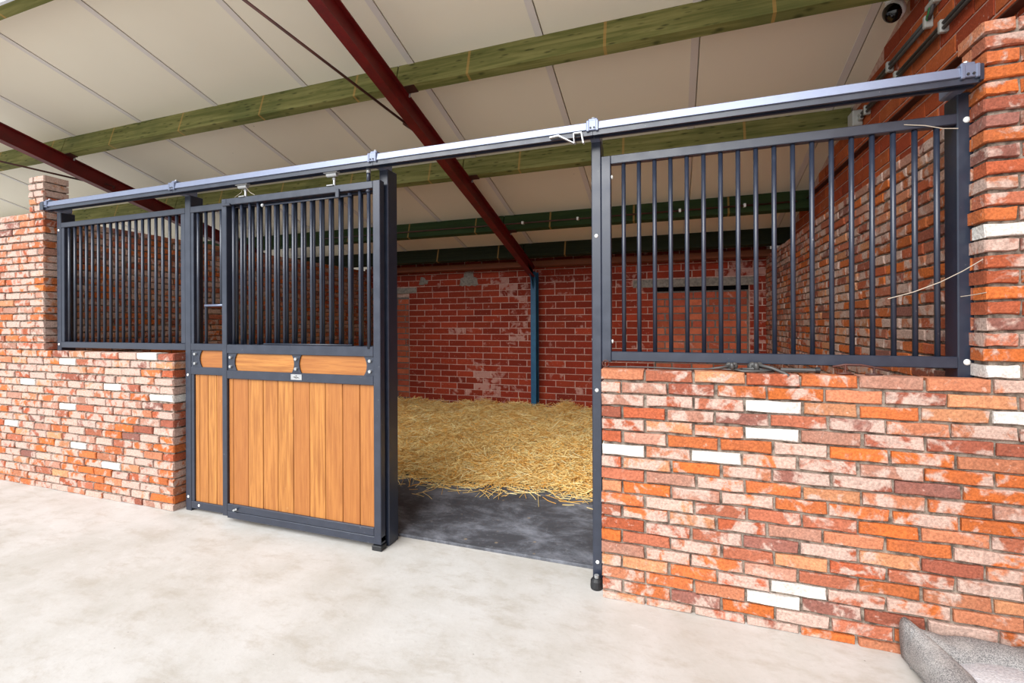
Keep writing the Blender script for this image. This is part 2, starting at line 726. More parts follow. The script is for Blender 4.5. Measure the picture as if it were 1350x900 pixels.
# --- front wall right of the opening, with the tall pier at its end
PIT, JH = 0.0606, 0.0495
YF = -0.107
g = NB()
box_bm(g, -0.322, 1.45, YF + 0.017, 0.0, 0.0, 1.112)
box_bm(g, -0.322, 1.12, 0.0, 0.085, 0.0, 1.095)
box_bm(g, 1.162, 1.45, YF + 0.017, 0.02, 1.112, 2.505)
wf = struct(obj('wall_front_right', g, 'mortar', loc=(0.4, 0, 0)))
sp = []
top = 1.122
for k in range(19):
    z = top - PIT * k - JH
    h = JH
    if z < 0:
        h = JH + z
        z = 0.0
    rowspec(sp, lambda u, zz, off: Vector((u, YF + off, zz)), -0.332 + random.uniform(-0.002, 0.002), 1.45, z, h, 0.203, 0.011,
            (0.2 if k % 2 == 0 else 0.092), 0.085, OLD, old_amt)
for k in range(1, 24):
    z = top + PIT * (k - 1) + (PIT - JH)
    rowspec(sp, lambda u, zz, off: Vector((u, YF + off * 0.5, zz)), 1.147 + random.uniform(-0.006, 0.004), 1.45, z, JH, 0.205, 0.012,
            (0.205 if k % 2 == 0 else 0.1), 0.085 if k % 2 == 0 else 0.17, OLD, lambda: random.uniform(0.2, 0.75))
    if k % 2 == 0:      # the header filling the side behind a stretcher
        sp.append([Vector((1.150, YF + 0.097, z)), 0.1, JH, 0.06, pick(OLD), 0.3])
whiten(sp, None, [(0.505, 0.971), (0.312, 0.855), (0.133, 0.737), (-0.253, 0.735), (0.409, 0.192), (0.31, 0.129), (1.25, 0.974), (1.25, 1.705), (1.22, 1.13)])
build_bricks(wf, sp, 0.0, 'old', lambda c: True)

# --- front wall left: low wall, tall stretch and its pier
YL = -0.053
lime_and_light = lambda: min(0.95, max(0.1, random.gauss(0.66, 0.2)))  # lime smear, heavier so the left wall's brighter light sits in the colour
g = NB()
box_bm(g, -7.6, -3.42, YL + 0.015, 0.105, 0.0, 1.128)
box_bm(g, -7.6, -4.945, YL + 0.015, 0.108, 1.128, 2.27)
box_bm(g, -5.123, -4.945, YL + 0.015, 0.108, 2.27, 2.572)
wlft = struct(obj('wall_front_left', g, 'mortar', loc=(-4.5, 0, 0)))
sp = []
top = 1.138
PL = 0.0608
for k in range(19):
    z = top - PL * k - JH
    h = JH
    if z < 0:
        h = JH + z
        z = 0.0
    n0 = -7.505 + (0.0 if k % 2 else 0.105)
    rowspec(sp, lambda u, zz, off: Vector((u, YL + off, zz)), n0, -3.409 - random.uniform(0, 0.006), z, h, 0.204, 0.011, 0.2, 0.085, OLD, lime_and_light,
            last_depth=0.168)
for k in range(1, 20):
    z = top + PL * (k - 1) + (PL - JH)
    n0 = -7.505 + (0.0 if k % 2 else 0.105)
    rowspec(sp, lambda u, zz, off: Vector((u, YL + off, zz)), n0, -4.932, z, JH, 0.204, 0.011, 0.2, 0.085, OLD, lime_and_light, last_depth=0.172)
for k in range(20, 25):
    z = top + PL * (k - 1) + (PL - JH)
    rowspec(sp, lambda u, zz, off: Vector((u, YL + off * 0.3, zz)), -5.133, -4.932, z, JH, 0.2, 0.011, 0.095 if k % 2 else 0.06, 0.172, OLD, lime_and_light, last_depth=0.172)
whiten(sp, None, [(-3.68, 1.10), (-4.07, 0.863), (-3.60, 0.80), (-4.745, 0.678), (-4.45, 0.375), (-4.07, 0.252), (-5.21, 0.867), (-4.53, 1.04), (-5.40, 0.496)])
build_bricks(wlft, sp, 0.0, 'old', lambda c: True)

# --- back wall of wire-cut bricks with two bricked-up openings under concrete lintels
YB = 4.38
g = NB()
box_bm(g, -4.95, 1.2, YB + 0.045, YB + 0.15, 0.0, 2.36)
box_bm(g, -4.195, -0.245, YB + 0.006, YB + 0.05, 0.0, 1.955)
box_bm(g, 0.955, 1.2, YB + 0.006, YB + 0.05, 0.0, 1.955)
box_bm(g, -4.95, 1.2, YB + 0.006, YB + 0.05, 1.955, 2.36)
wb = struct(obj('wall_back', g, 'mortar_pink', loc=(-1.8, YB, 0)))
OPEN = [(-0.245, 0.955, 1.85), (-4.96, -4.195, 1.86)]
LINT = [(-0.53, 1.06, 1.845, 1.955), (-4.96, -4.05, 1.86, 1.955)]
sp = []
PB, HB = 0.0985, 0.088
for k in range(24):
    z = 0.002 + PB * k
    cuts = []
    for a, b, zt in OPEN:
        if z < zt - 0.02:
            cuts.append((a, b))
    for a, b, zb_, zt in LINT:
        if z + HB > zb_ + 0.02 and z < zt - 0.02:
            cuts.append((a, b))
    iv = [(-4.94, 1.16)]
    for a, b in cuts:
        nx = []
        for p, q in iv:
            if b <= p or a >= q:
                nx.append((p, q))
            else:
                if a - p > 0.05:
                    nx.append((p, a - 0.008))
                if q - b > 0.05:
                    nx.append((b + 0.008, q))
        iv = nx
    for p, q in iv:
        st = 0.285 if k % 2 else 0.14
        rowspec(sp, lambda u, zz, off: Vector((u, YB + off, zz)), p, q, z, HB, 0.285, 0.012, st, 0.03, NEW,
                lambda: max(0.0, random.gauss(0.1, 0.12)), jit=0.003)
for s_ in sp:           # lime bloom on the bricks, the strongest low by the column
    cx_, cz_ = s_[0].x + s_[1] / 2, s_[0].z + s_[2] / 2
    for bx, bz, rx, rz_, k_ in ((-2.75, 0.35, 0.3, 0.45, 1.0), (-2.30, 1.40, 0.22, 0.6, 0.8), (-2.45, 1.95, 0.25, 0.2, 0.6), (-1.7, 2.0, 0.3, 0.12, 0.5), (1.0, 1.2, 0.25, 0.8, 0.8), (-0.4, 1.9, 0.5, 0.15, 0.6), (0.9, 2.0, 0.4, 0.15, 0.7)):
        s_[5] += 0.62 * k_ * math.exp(-((cx_ - bx) / rx) ** 2 - ((cz_ - bz) / rz_) ** 2)
nmain = len(sp)
for (a, b, zt), pb in zip(OPEN, (0.0985, 0.0985)):
    for k in range(18):
        z = 0.01 + pb * k
        if z + 0.08 > zt - 0.04:
            break
        rowspec(sp, lambda u, zz, off: Vector((u, YB + 0.03 + off, zz)), a + 0.025, b - 0.025, z, 0.08, 0.255, 0.02, 0.2 if k % 2 else 0.11, 0.03, FILL,
                lambda: random.uniform(0.05, 0.3), jit=0.02)
build_bricks(wb, sp, 0.0, 'new', lambda c: c.x > -4.5 and c.z > 0.05)
g = NB()
box_bm(g, -0.24, 0.95, YB + 0.036, YB + 0.05, 0.0, 1.785)
obj('grey_pointing', g, 'mortar_grey', wb)
g = NB()
box_bm(g, -4.94, -4.20, YB + 0.036, YB + 0.05, 0.0, 1.8)
obj('grey_pointing', g, 'mortar_grey', wb)
box('dark_gap', 'void', wb, -0.24, 0.95, YB + 0.036, YB + 0.05, 1.787, 1.845, 0)
for a, b, zb_, zt in LINT:
    box('concrete_lintel', 'lintel', wb, a, b, YB - 0.004, YB + 0.06, zb_, zt, 0.003)

for px_, pz_, r_ in ((-3.09, 2.05, 0.13), (-3.92, 2.05, 0.07)):      # blobs of cement over the top courses
    b = NB()
    ring0 = [b.verts.new((px_, YB - 0.022, pz_))]
    rg = []
    for k in range(22):
        a = 2 * PI * k / 22
        q = r_ * (1 + 0.22 * math.sin(3 * a + px_) + 0.12 * math.sin(7 * a))
        rg.append((b.verts.new((px_ + 0.6 * q * math.cos(a) * 1.25, YB - 0.018, pz_ + 0.6 * q * math.sin(a))), b.verts.new((px_ + q * math.cos(a) * 1.25, YB + 0.004, pz_ + q * math.sin(a)))))
    for k in range(22):
        A_, B_ = rg[k], rg[(k + 1) % 22]
        b.faces.new((ring0[0], A_[0], B_[0]))
        b.faces.new((A_[0], A_[1], B_[1], B_[0]))
    obj('cement_patch', b, 'lintel', wb, True)

# --- lining of reclaimed bricks on the right side of the stall, wire-cut wall behind and above it
XR = 1.15
g = NB()
box_bm(g, XR + 0.012, 1.325, 0.02, YB + 0.02, 0.0, 2.205)
wr = struct(obj('wall_right', g, 'mortar', loc=(1.24, 2.2, 0)))
sp = []
for k in range(37):
    z = 2.216 - PIT * k - JH
    h = JH
    if z < 0:
        h, z = JH + z, 0.0
    if h < 0.01:
        continue
    y_hi = YB - 0.01
    rowspec(sp, lambda u, zz, off: Vector((XR + off, y_hi - u, zz)), 0.0, y_hi - 0.07, z, h, 0.204, 0.011, 0.2 if k % 2 else 0.1, 0.085, OLD, old_amt)
build_bricks(wr, sp, -PI / 2, 'old', lambda c: c.z > 1.15)

XU = 1.33
poly = [(-3.2, 2.0), (YB + 0.15, 2.0), (YB + 0.15, roofz(YB + 0.15) + 0.0), (Y_FRONT, roofz(Y_FRONT)), (-3.2, roofz(Y_FRONT))]
g = prism_bm(NB(), poly, 'x', XU + 0.006, XU + 0.14)
box_bm(g, XU + 0.006, XU + 0.14, -3.2, YB + 0.15, 0.0, 2.0)
wu = struct(obj('wall_right_upper', g, 'mortar_pink', loc=(1.4, 1, 0)))
sp = []
for k in range(17):
    z = 2.195 + PB * k
    y_hi = 4.36
    lim = min(y_hi, (Z0 - z - HB) / SL - 0.02)      # stop under the slope
    if lim < -0.5:
        break
    off0 = 0.0 if k % 2 else 0.1485
    u0 = y_hi - lim
    rowspec(sp, lambda u, zz, off: Vector((XU + off, y_hi - u, zz)), u0 - (0 if u0 < 0.01 else 0), y_hi + 0.6, z, HB, 0.285, 0.012,
            (0.297 - ((u0 + off0) % 0.297)) if u0 > 0.01 else (0.285 if k % 2 else 0.14), 0.03, UPR, lambda: max(0.0, random.gauss(0.08, 0.1)), jit=0.003)
build_bricks(wu, sp, -PI / 2, 'new', lambda c: True)

# --- left side of the stall
XL = -4.93
g = NB()
box_bm(g, XL - 0.12, XL - 0.012, 0.11, YB + 0.1, 0.0, 2.238)
wleft = struct(obj('wall_left', g, 'mortar', loc=(XL - 0.06, 2.2, 0)))
sp = []
for k in range(37):
    z = 2.25 - PIT * k - JH
    h = JH
    if z < 0:
        h, z = JH + z, 0.0
    if h < 0.01:
        continue
    rowspec(sp, lambda u, zz, off: Vector((XL - off, 0.13 + u, zz)), 0.0, YB - 0.14, z, h, 0.204, 0.011, 0.2 if k % 2 else 0.1, 0.085, OLD, old_amt)
build_bricks(wleft, sp, PI / 2, 'old', lambda c: c.z > 1.15 and c.y < 2.6)

# ------------------------------------------------------------------ roof timbers and steel
rows = [('frontmost', -0.55, 'timber'), ('second', 0.69, 'timber'), ('third', 1.87, 'timber'), ('fourth', 3.05, 'timber_green'), ('rearmost', 3.86, 'timber_dark')]
spans = [('right', -1.99, 1.32), ('middle', -6.09, -2.0), ('left', -13.5, -6.10)]
bays = {'right': 'right of the doorway rafter',
        'middle': 'between the two red rafters',
        'left': 'left of the far left rafter'}
PH, PW = 0.2, 0.072
for rn, y, mt in rows:
    for sn, x0, x1 in spans:
        b = NB()
        A = Vector((0, y, roofz(y)))
        cs = [A, A + DIR * PW, A + DIR * PW - NRM * PH, A - NRM * PH]
        prism_bm(b, [(p.y, p.z - 0.001) for p in cs], 'x', x0, x1)
        o = obj('roof_purlin', b, mt)
        tag(o, ('dark green ' if mt != 'timber' else 'pale green ') + 'timber roof purlin, ' + rn + ' row, ' + bays[sn], 'beam', 'roof purlins in five rows')


struct(obj('trim_1', sloped_box(NB(), -14, 1.33, -0.568, -0.552, -0.205, 0.13), 'fascia'))


def rafter(cx, y0, y1, half, h, label):
    dtop = -0.2015
    t_ = thing('steel_rafter', (cx, y1, roofz(y1) - 0.3), label, 'beam', 'red steel rafters')
    def part(nm, hx, d0, d1):
        b = NB()
        vs_ = []
        for x in (cx - hx, cx + hx):
            for y in (y0, y1):
                for d in (d0, d1):
                    vs_.append(b.verts.new(Vector((x, y, roofz(y))) + NRM * d))
        for f in ((0, 1, 3, 2), (4, 6, 7, 5), (0, 4, 5, 1), (2, 3, 7, 6), (0, 2, 6, 4), (1, 5, 7, 3)):
            b.faces.new([vs_[i] for i in f])
        return obj(nm, b, 'red_paint', t_)
    part('top_flange', half, dtop - 0.009, dtop)
    part('web', 0.004, dtop - h + 0.009, dtop - 0.009)
    part('bottom_flange', half, dtop - h, dtop - h + 0.009)
    return t_


r_a = rafter(-1.96, Y_FRONT, 4.25, 0.041, 0.15, 'dark red steel rafter rising over the stall doorway')
r_b = rafter(-6.06, Y_FRONT, 4.6, 0.041, 0.16, 'dark red steel rafter at far left above the brick pier')
for t_, cx in ((r_a, -1.96), (r_b, -6.06)):
    for y in (0.69, 1.87, 3.05):
        b = NB()
        A = Vector((0, y, roofz(y))) - NRM * 0.2015
        vs_ = []
        for x in (cx + 0.035, cx + 0.13):
            for s in (0.0, 0.075):
                for d in (-0.006, 0.0):
                    vs_.append(b.verts.new(Vector((x, 0, 0)) + A + DIR * s + NRM * d))
        for f in ((0, 1, 3, 2), (4, 6, 7, 5), (0, 4, 5, 1), (2, 3, 7, 6), (0, 2, 6, 4), (1, 5, 7, 3)):
            b.faces.new([vs_[i] for i in f])
        obj('cleat', b, 'brown_steel', t_)
        p = Vector((cx + 0.045, y + 0.03, roofz(y + 0.03) - 0.2215))
        obj('bolt', tube_bm(NB(), [p + NRM * 0.02, p - NRM * 0.012], 0.008, 6), 'zinc', t_)
t_ = thing('steel_column', (-1.96, 4.29, 0), 'blue painted steel column standing against the back wall', 'column')
for nm, a in (('flange', (-2.001, -1.919, 4.205, 4.213)), ('web', (-1.964, -1.956, 4.213, 4.35)), ('flange', (-2.001, -1.919, 4.35, 4.358))):
    box(nm, 'blue_paint', t_, *a, 0.0, 2.12, 0.001)
b = NB()
prism_bm(b, [(4.20, 1.86), (4.20, 2.12), (3.95, 2.22), (3.95, 2.19)], 'x', -1.964, -1.956)
obj('haunch', b, 'blue_paint', t_)
box('base_plate', 'blue_paint', t_, -2.03, -1.89, 4.19, 4.365, 0.0, 0.012, 0.001)

rz = lambda y: 3.23 - SL * y
for nm, P0, P1, lab in (('tie_rod', (-2.505, -0.50, rz(-0.50)), (-2.045, 0.92, rz(0.92)), 'rusty diagonal tie rod reaching the rafter over the doorway'),
                        ('tie_rod', (-7.75, -0.40, rz(-0.40)), (-6.12, 1.06, rz(1.06)), 'dark diagonal tie rod behind the left brick pier')):
    t_ = thing(nm, P1, lab, 'rod', 'diagonal roof tie rods')
    obj('rod', tube_bm(NB(), [P0, P1], 0.010, 8), 'rust', t_, True)
    d = (Vector(P1) - Vector(P0)).normalized()
    obj('end_sleeve', tube_bm(NB(), [Vector(P1) - d * 0.02, Vector(P1) + d * 0.09], 0.019, 8), 'rust', t_)
    p = Vector(P1)
    box('rod_bracket', 'rust', t_, p.x - 0.05, p.x + 0.02, p.y - 0.02, p.y + 0.07, p.z + 0.01, p.z + 0.045, 0.003)
    box('gusset_plate', 'rust', t_, p.x + 0.0, p.x + 0.075, p.y - 0.04, p.y + 0.06, p.z - 0.003, p.z + 0.005, 0.001)

box_o = box('wall_plate', 'board', None, -4.9, 1.3, 4.15, 4.379, 2.19, 2.27, 0.003)
tag(box_o, 'brown timber wall plate lying along the top of back wall', 'beam')

# rusty conduit clipped to the fourth purlin
yc = 3.0
zc = roofz(3.05) - 0.125
t_ = thing('pipe', (-1.5, yc, zc), 'thin rusty pipe clipped along the dark green fourth purlin', 'pipe')
obj('tube', tube_bm(NB(), [(-4.8, yc - 0.012, zc), (1.2, yc - 0.012, zc)], 0.009, 8), 'rust', t_, True)
for x in (-3.6, -1.73, -1.05, 0.08, 0.72):
    box('clip', 'plastic', t_, x - 0.012, x + 0.012, yc - 0.030, yc + 0.02, zc - 0.016, zc + 0.02, 0.003)

# ------------------------------------------------------------------ stall front steelwork
def cap_bolt(parent, p, r=0.011, axis='y'):
    b = NB()
    sphere_bm(b, p, r if axis != 'x' else r * 0.55, r * 0.55 if axis == 'y' else r, r, 10, 6)
    return obj('bolt', b, 'cap', parent, True)


def post(x0, x1, label, y1=0.1, ztop=2.29):
    t_ = thing('steel_post', ((x0 + x1) / 2, 0.05, 0), label, 'post', 'posts of the stall front')
    box('upright', 'steel', t_, x0, x1, 0.0, y1, 0.0, ztop, 0.004)
    return t_


p_l = post(-4.862, -4.808, 'dark steel post standing against the left brick pier')
p_2 = post(-3.359, -3.303, 'dark steel post between left grille and fixed timber panel')
p_3 = post(-1.690, -1.628, 'dark steel post at left side of the open doorway behind sliding door', 0.1)
p_4 = post(-0.396, -0.346, 'dark steel post at right side of the open doorway')
p_r = post(1.110, 1.168, 'dark steel post against the right brick pier')
for p, pts in ((p_l, [(-4.835, 0, 2.14), (-4.835, 0, 1.19)]), (p_2, [(-3.332, 0, 0.985), (-3.332, 0, 0.10)]), (p_4, [(-0.371, 0, 1.002), (-0.371, 0, 0.114), (-0.371, 0, 1.80)]),
               (p_r, [(1.141, 0, 2.176), (1.139, 0, 1.183)])):
    for q in pts:
        cap_bolt(p, q, 0.013 if p is p_r else 0.010)
for q in ((-0.398, 0.05, 2.09), (-0.398, 0.05, 1.263)):
    cap_bolt(p_4, q, 0.012, 'x')
for q in ((-3.300, 0.05, 2.10), (-3.300, 0.05, 1.26)):
    cap_bolt(p_2, q, 0.012, 'x')
# roller foot of the doorway post
obj('roller_foot', tube_bm(NB(), [(-0.371, -0.035, 0.0), (-0.371, -0.035, 0.012), (-0.371, -0.035, 0.04), (-0.371, -0.035, 0.052)], [0.030, 0.032, 0.030, 0.02], 16), 'rubber', p_4)
obj('roller_bolt', tube_bm(NB(), [(-0.371, -0.035, 0.052), (-0.371, -0.035, 0.066)], 0.012, 8), 'zinc', p_4)

# sliding rail with its clamps
t_ = thing('sliding_rail', (-1.8, -0.08, 2.28), 'long dark steel sliding door rail running above the whole stall front', 'rail')
ra = [(-0.112, 2.308), (-0.106, 2.344), (-0.098, 2.349), (-0.060, 2.349), (-0.050, 2.342), (-0.050, 2.312), (-0.054, 2.306), (-0.108, 2.306)]
rb = [(-0.104, 2.281), (-0.104, 2.306), (-0.050, 2.306), (-0.050, 2.281), (-0.064, 2.281), (-0.064, 2.298), (-0.090, 2.298), (-0.090, 2.281)]
for a, b_ in ((-4.80, -3.331), (-3.329, -1.661), (-1.659, -0.372), (-0.370, 1.135)):
    obj('lower_channel', prism_bm(NB(), rb, 'x', a, b_), 'steel', obj('rail_length', prism_bm(NB(), ra, 'x', a, b_), 'rail', t_))  # darker steel below the rail face paints in the slot's shade
for x in (-4.79, -3.331, -1.66, -0.371, 1.10):
    g = NB()
    box_bm(g, x - 0.030, x - 0.016, -0.117, -0.044, 2.298, 2.352, 0.003)
    box_bm(g, x + 0.016, x + 0.030, -0.117, -0.044, 2.298, 2.352, 0.003)
    box_bm(g, x - 0.026, x + 0.026, -0.1145, -0.046, 2.302, 2.352, 0.003)
    box_bm(g, x - 0.026, x + 0.026, -0.050, 0.06, 2.284, 2.368, 0.005)
    box_bm(g, x - 0.024, x + 0.024, -0.100, -0.04, 2.350, 2.368, 0.005)
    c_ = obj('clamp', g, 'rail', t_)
    for dx in (-0.018, 0.018):
        obj('bolt', tube_bm(NB(), [(x + dx * 0.5, -0.114, 2.314), (x + dx * 0.5, -0.118, 2.314)], 0.005, 6), 'rubber', c_)
    obj('nut', tube_bm(NB(), [(x, -0.08, 2.367), (x, -0.08, 2.377)], 0.009, 6), 'zinc', c_)
obj('end_cap', prism_bm(NB(), [(-0.116, 2.286), (-0.116, 2.345), (-0.108, 2.352), (-0.05, 2.352), (-0.044, 2.286)], 'x', 1.128, 1.140), 'steel', t_)
obj('end_cap', prism_bm(NB(), [(-0.118, 2.282), (-0.118, 2.345), (-0.108, 2.354), (-0.05, 2.354), (-0.044, 2.282)], 'x', -4.846, -4.80), 'steel', t_)


def bars(parent, xs, y, z0, z1, r=0.0105):
    src = None
    for x in xs:
        if src is None:
            src = obj('bar', tube_bm(NB(), [(x, y, z0), (x, y, z1)], r, 12), 'steel', parent, True, loc=(x, y, z0))
            for p in src.data.polygons:
                if abs(p.normal.z) > 0.9:
                    p.use_smooth = False
        else:
            copy_part(src, parent, (x, y, z0))


# left grille
t_ = thing('bar_grille', (-4.08, 0.02, 1.16), 'dark steel bar grille on the low brick wall at left', 'grille', 'barred grilles above the brick walls')
box('top_rail', 'steel', t_, -4.808, -3.359, 0.0, 0.04, 2.160, 2.202, 0.003)
box('bottom_rail', 'steel', t_, -4.808, -3.359, 0.0, 0.04, 1.163, 1.212, 0.003)
box('side_stile', 'steel', t_, -4.806, -4.772, 0.003, 0.04, 1.212, 2.160, 0.003)
box('side_stile', 'steel', t_, -3.405, -3.360, 0.002, 0.04, 1.212, 2.160, 0.003)
bars(t_, [-4.732 + 0.0743 * k for k in range(18)], 0.02, 1.205, 2.167)

# right grille
t_ = thing('bar_grille', (0.4, 0.02, 1.16), 'dark steel bar grille on the low brick wall right of the doorway', 'grille', 'barred grilles above the brick walls')
box('top_rail', 'steel', t_, -0.297, 1.111, 0.0, 0.04, 2.163, 2.207, 0.003)
box('bottom_rail', 'steel', t_, -0.297, 1.111, 0.0, 0.04, 1.156, 1.204, 0.003)
box('side_stile', 'steel', t_, -0.345, -0.297, 0.0, 0.04, 1.150, 2.207, 0.003)
bars(t_, [-0.234 + 0.07553 * k for k in range(18)], 0.02, 1.198, 2.170)
for q in ((-0.293, 0.02, 2.10), (-0.293, 0.02, 1.255)):
    cap_bolt(t_, q, 0.011, 'x')


def gusset(parent, xl, xr, z0, z1, y, bl, br):
    """plate whose left and right edges curve inwards"""
    n = 9
    poly = []
    for i in range(n):
        s = i / (n - 1)
        k = (2 * s - 1) ** 2
        poly.append((xr + (br * k if br else 0.0), z0 + (z1 - z0) * s))
    for i in reversed(range(n)):
        s = i / (n - 1)
        k = (2 * s - 1) ** 2
        poly.append((xl - (bl * k if bl else 0.0), z0 + (z1 - z0) * s))
    pl = obj('gusset_plate', prism_bm(NB(), poly, 'y', y, y + 0.006), 'steel', parent)
    for z in (z0 + 0.026, z1 - 0.026):
        p = Vector(((xl + xr) / 2, y, z))
        obj('bolt', tube_bm(NB(), [p, p + Vector((0, -0.012, 0))], 0.010, 8), 'zinc', pl)
    return pl


# fixed panel beside and behind the sliding door
t_ = thing('fixed_stall_panel', (-2.5, 0.02, 0.02), 'fixed barred panel with orange timber boards left of and behind the sliding door', 'panel')
for nm, a in (('top_rail', (2.160, 2.205)), ('grille_rail', (1.164, 1.213)), ('middle_rail', (0.990, 1.044)), ('bottom_rail', (0.020, 0.072))):
    box(nm, 'steel', t_, -3.303, -1.690, 0.0, 0.042, a[0], a[1], 0.003)
box('side_stile', 'steel', t_, -3.302, -3.276, 0.004, 0.042, 0.072, 2.160, 0.002)
box('side_stile', 'steel', t_, -1.735, -1.691, 0.004, 0.042, 0.072, 2.160, 0.002)
full = [-3.171] + [-3.248] + [-3.022 + 0.0743 * k for k in range(17)]
bars(t_, full[1:2] + full[3:], 0.02, 1.206, 2.166)
bars(t_, [-3.171, ], 0.02, 1.206, 2.166)
bars(t_, [-3.097, -3.022], 0.02, 1.486, 2.166)
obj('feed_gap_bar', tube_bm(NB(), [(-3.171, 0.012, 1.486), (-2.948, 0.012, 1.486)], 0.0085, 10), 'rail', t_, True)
ed = [-3.276, -3.235, -3.150, -3.066, -2.93, -2.80, -2.67, -2.54, -2.41, -2.28, -2.15, -2.02, -1.89, -1.735]
for a, b_ in zip(ed, ed[1:]):
    box('timber_board', 'plank', t_, a + 0.0015, b_ - 0.0015, 0.014, 0.040, 0.068, 0.994, 0.003)
box('upper_board', 'plank_h', t_, -3.27, -2.5, 0.014, 0.04, 1.040, 1.168, 0.002)
box('upper_board', 'plank_h', t_, -2.498, -1.736, 0.014, 0.04, 1.040, 1.168, 0.002)
gusset(t_, -3.300, -3.222, 1.044, 1.164, 0.006, 0, 0.022)
cap_bolt(t_, (-3.225, 0.0, 0.048), 0.010)

# sliding door
YD0, YD1 = -0.066, -0.020
t_ = thing('sliding_door', (-2.29, -0.045, 0.03), 'sliding stable door with orange hardwood boards below and dark steel bars above', 'door')
box('stile', 'steel', t_, -2.914, -2.870, YD0, YD1, 0.045, 2.207, 0.003)
box('stile', 'steel', t_, -1.690, -1.640, YD0, YD1, 0.045, 2.207, 0.003)
for nm, z0, z1 in (('top_rail', 2.162, 2.206), ('grille_rail', 1.153, 1.214), ('middle_rail', 0.982, 1.038), ('bottom_rail', 0.082, 0.130)):
    box(nm, 'steel', t_, -2.870, -1.690, YD0, YD1, z0, z1, 0.003)
box('bottom_runner', 'steel', t_, -2.872, -1.640, YD0 + 0.001, YD1, 0.034, 0.079, 0.003)
dx = [-2.829 + 0.0737 * k for k in range(16)]
bars(t_, dx[:4] + dx[14:15], -0.043, 1.206, 2.168)
ed = [-2.870, -2.831, -2.696, -2.566, -2.441, -2.313, -2.182, -2.058, -1.927, -1.800, -1.690]
for a, b_ in zip(ed, ed[1:]):
    box('timber_board', 'plank', t_, a + 0.0015, b_ - 0.0015, -0.050 + random.uniform(-0.001, 0.001), -0.026, 0.126, 0.986, 0.003)
box('upper_board', 'plank_h', t_, -2.868, -2.279, -0.050, -0.026, 1.034, 1.157, 0.002)
box('upper_board', 'plank_h', t_, -2.277, -1.692, -0.050, -0.026, 1.034, 1.157, 0.002)
gusset(t_, -2.870, -2.808, 1.038, 1.153, -0.058, 0, 0.020)
gusset(t_, -2.297, -2.257, 1.038, 1.153, -0.058, 0.018, 0.018)
gusset(t_, -1.742, -1.690, 1.038, 1.153, -0.058, 0.020, 0)
pl = box('name_plate', 'zinc', t_, -2.314, -2.226, YD0 - 0.003, YD0 + 0.001, 0.994, 1.030, 0.001)
g = NB()
prism_bm(g, [(-2.274, 1.021), (-2.268, 1.024), (-2.264, 1.018), (-2.270, 1.015)], 'y', YD0 - 0.0042, YD0 - 0.003)
prism_bm(g, [(-2.296, 1.012), (-2.282, 1.016), (-2.270, 1.010), (-2.256, 1.013), (-2.242, 1.006), (-2.256, 1.008), (-2.270, 1.005), (-2.284, 1.010)], 'y', YD0 - 0.0042, YD0 - 0.003)
obj('emblem', g, 'conduit', pl)
# feeding hatch in the bars
h = dx[4:14]
bars(t_, h[:-1], -0.043, 1.222, 2.140)
obj('hinge_bar', tube_bm(NB(), [(h[-1], -0.043, 1.21), (h[-1], -0.043, 2.152)], 0.013, 12), 'steel', t_, True)
obj('hatch_rod', tube_bm(NB(), [(h[0] - 0.015, -0.058, 2.133), (h[-1] + 0.025, -0.058, 2.133)], 0.0045, 8), 'steel', t_, True)
obj('hatch_rod', tube_bm(NB(), [(h[0] - 0.015, -0.058, 1.221), (h[-1] + 0.025, -0.058, 1.221)], 0.0045, 8), 'steel', t_, True)
obj('rod_knob', sphere_bm(NB(), (h[0] - 0.018, -0.06, 2.134), 0.012), 'zinc', t_, True)
box('hatch_catch', 'steel', t_, -1.956, -1.928, -0.076, -0.06, 2.125, 2.180, 0.003)
box('corner_latch', 'steel', t_, -2.90, -2.83, -0.074, -0.05, 2.155, 2.172, 0.003)
# drop bolt at the leading edge
xr_ = -1.722
lb = obj('drop_bolt', tube_bm(NB(), [(xr_, -0.060, 1.20), (xr_, -0.060, 2.142)], 0.011, 12), 'steel', t_, True)
obj('bolt_knob', sphere_bm(NB(), (xr_, -0.062, 2.146), 0.016, None, 0.011), 'steel', lb, True)
obj('bolt_tip', tube_bm(NB(), [(xr_, -0.060, 2.206), (xr_, -0.060, 2.262)], 0.012, 12), 'steel', lb, True)
obj('tip_sleeve', tube_bm(NB(), [(xr_, -0.060, 2.255), (xr_, -0.060, 2.282)], 0.0135, 12), 'zinc', lb, True)
for x in (-2.705, -1.978):
    g = NB()
    box_bm(g, x - 0.045, x + 0.005, -0.075, -0.035, 2.204, 2.211, 0.002)
    tube_bm(g, [(x, -0.055, 2.208), (x, -0.055, 2.262)], 0.008, 8)
    tube_bm(g, [(x, -0.055, 2.244), (x, -0.055, 2.252)], 0.013, 6)
    hg = obj('hanger', g, 'zinc', t_)
    g = NB()
    tube_bm(g, [(x - 0.035, -0.075, 2.268), (x + 0.038, -0.075, 2.268)], 0.013, 12)
    box_bm(g, x - 0.055, x + 0.05, -0.092, -0.060, 2.277, 2.290, 0.002)
    obj('roller', g, 'zinc', hg)
for x, z in ((-2.787, 0.104), (-2.806, 0.096)):
    obj('bolt', tube_bm(NB(), [(x, YD0, z), (x + 0.012, YD0 - 0.016, z + 0.004)], 0.007, 8), 'zinc', t_)
g = NB()
box_bm(g, -1.70, -1.632, -0.075, -0.02, 0.0, 0.03, 0.003)
obj('floor_guide', g, 'rubber', t_)

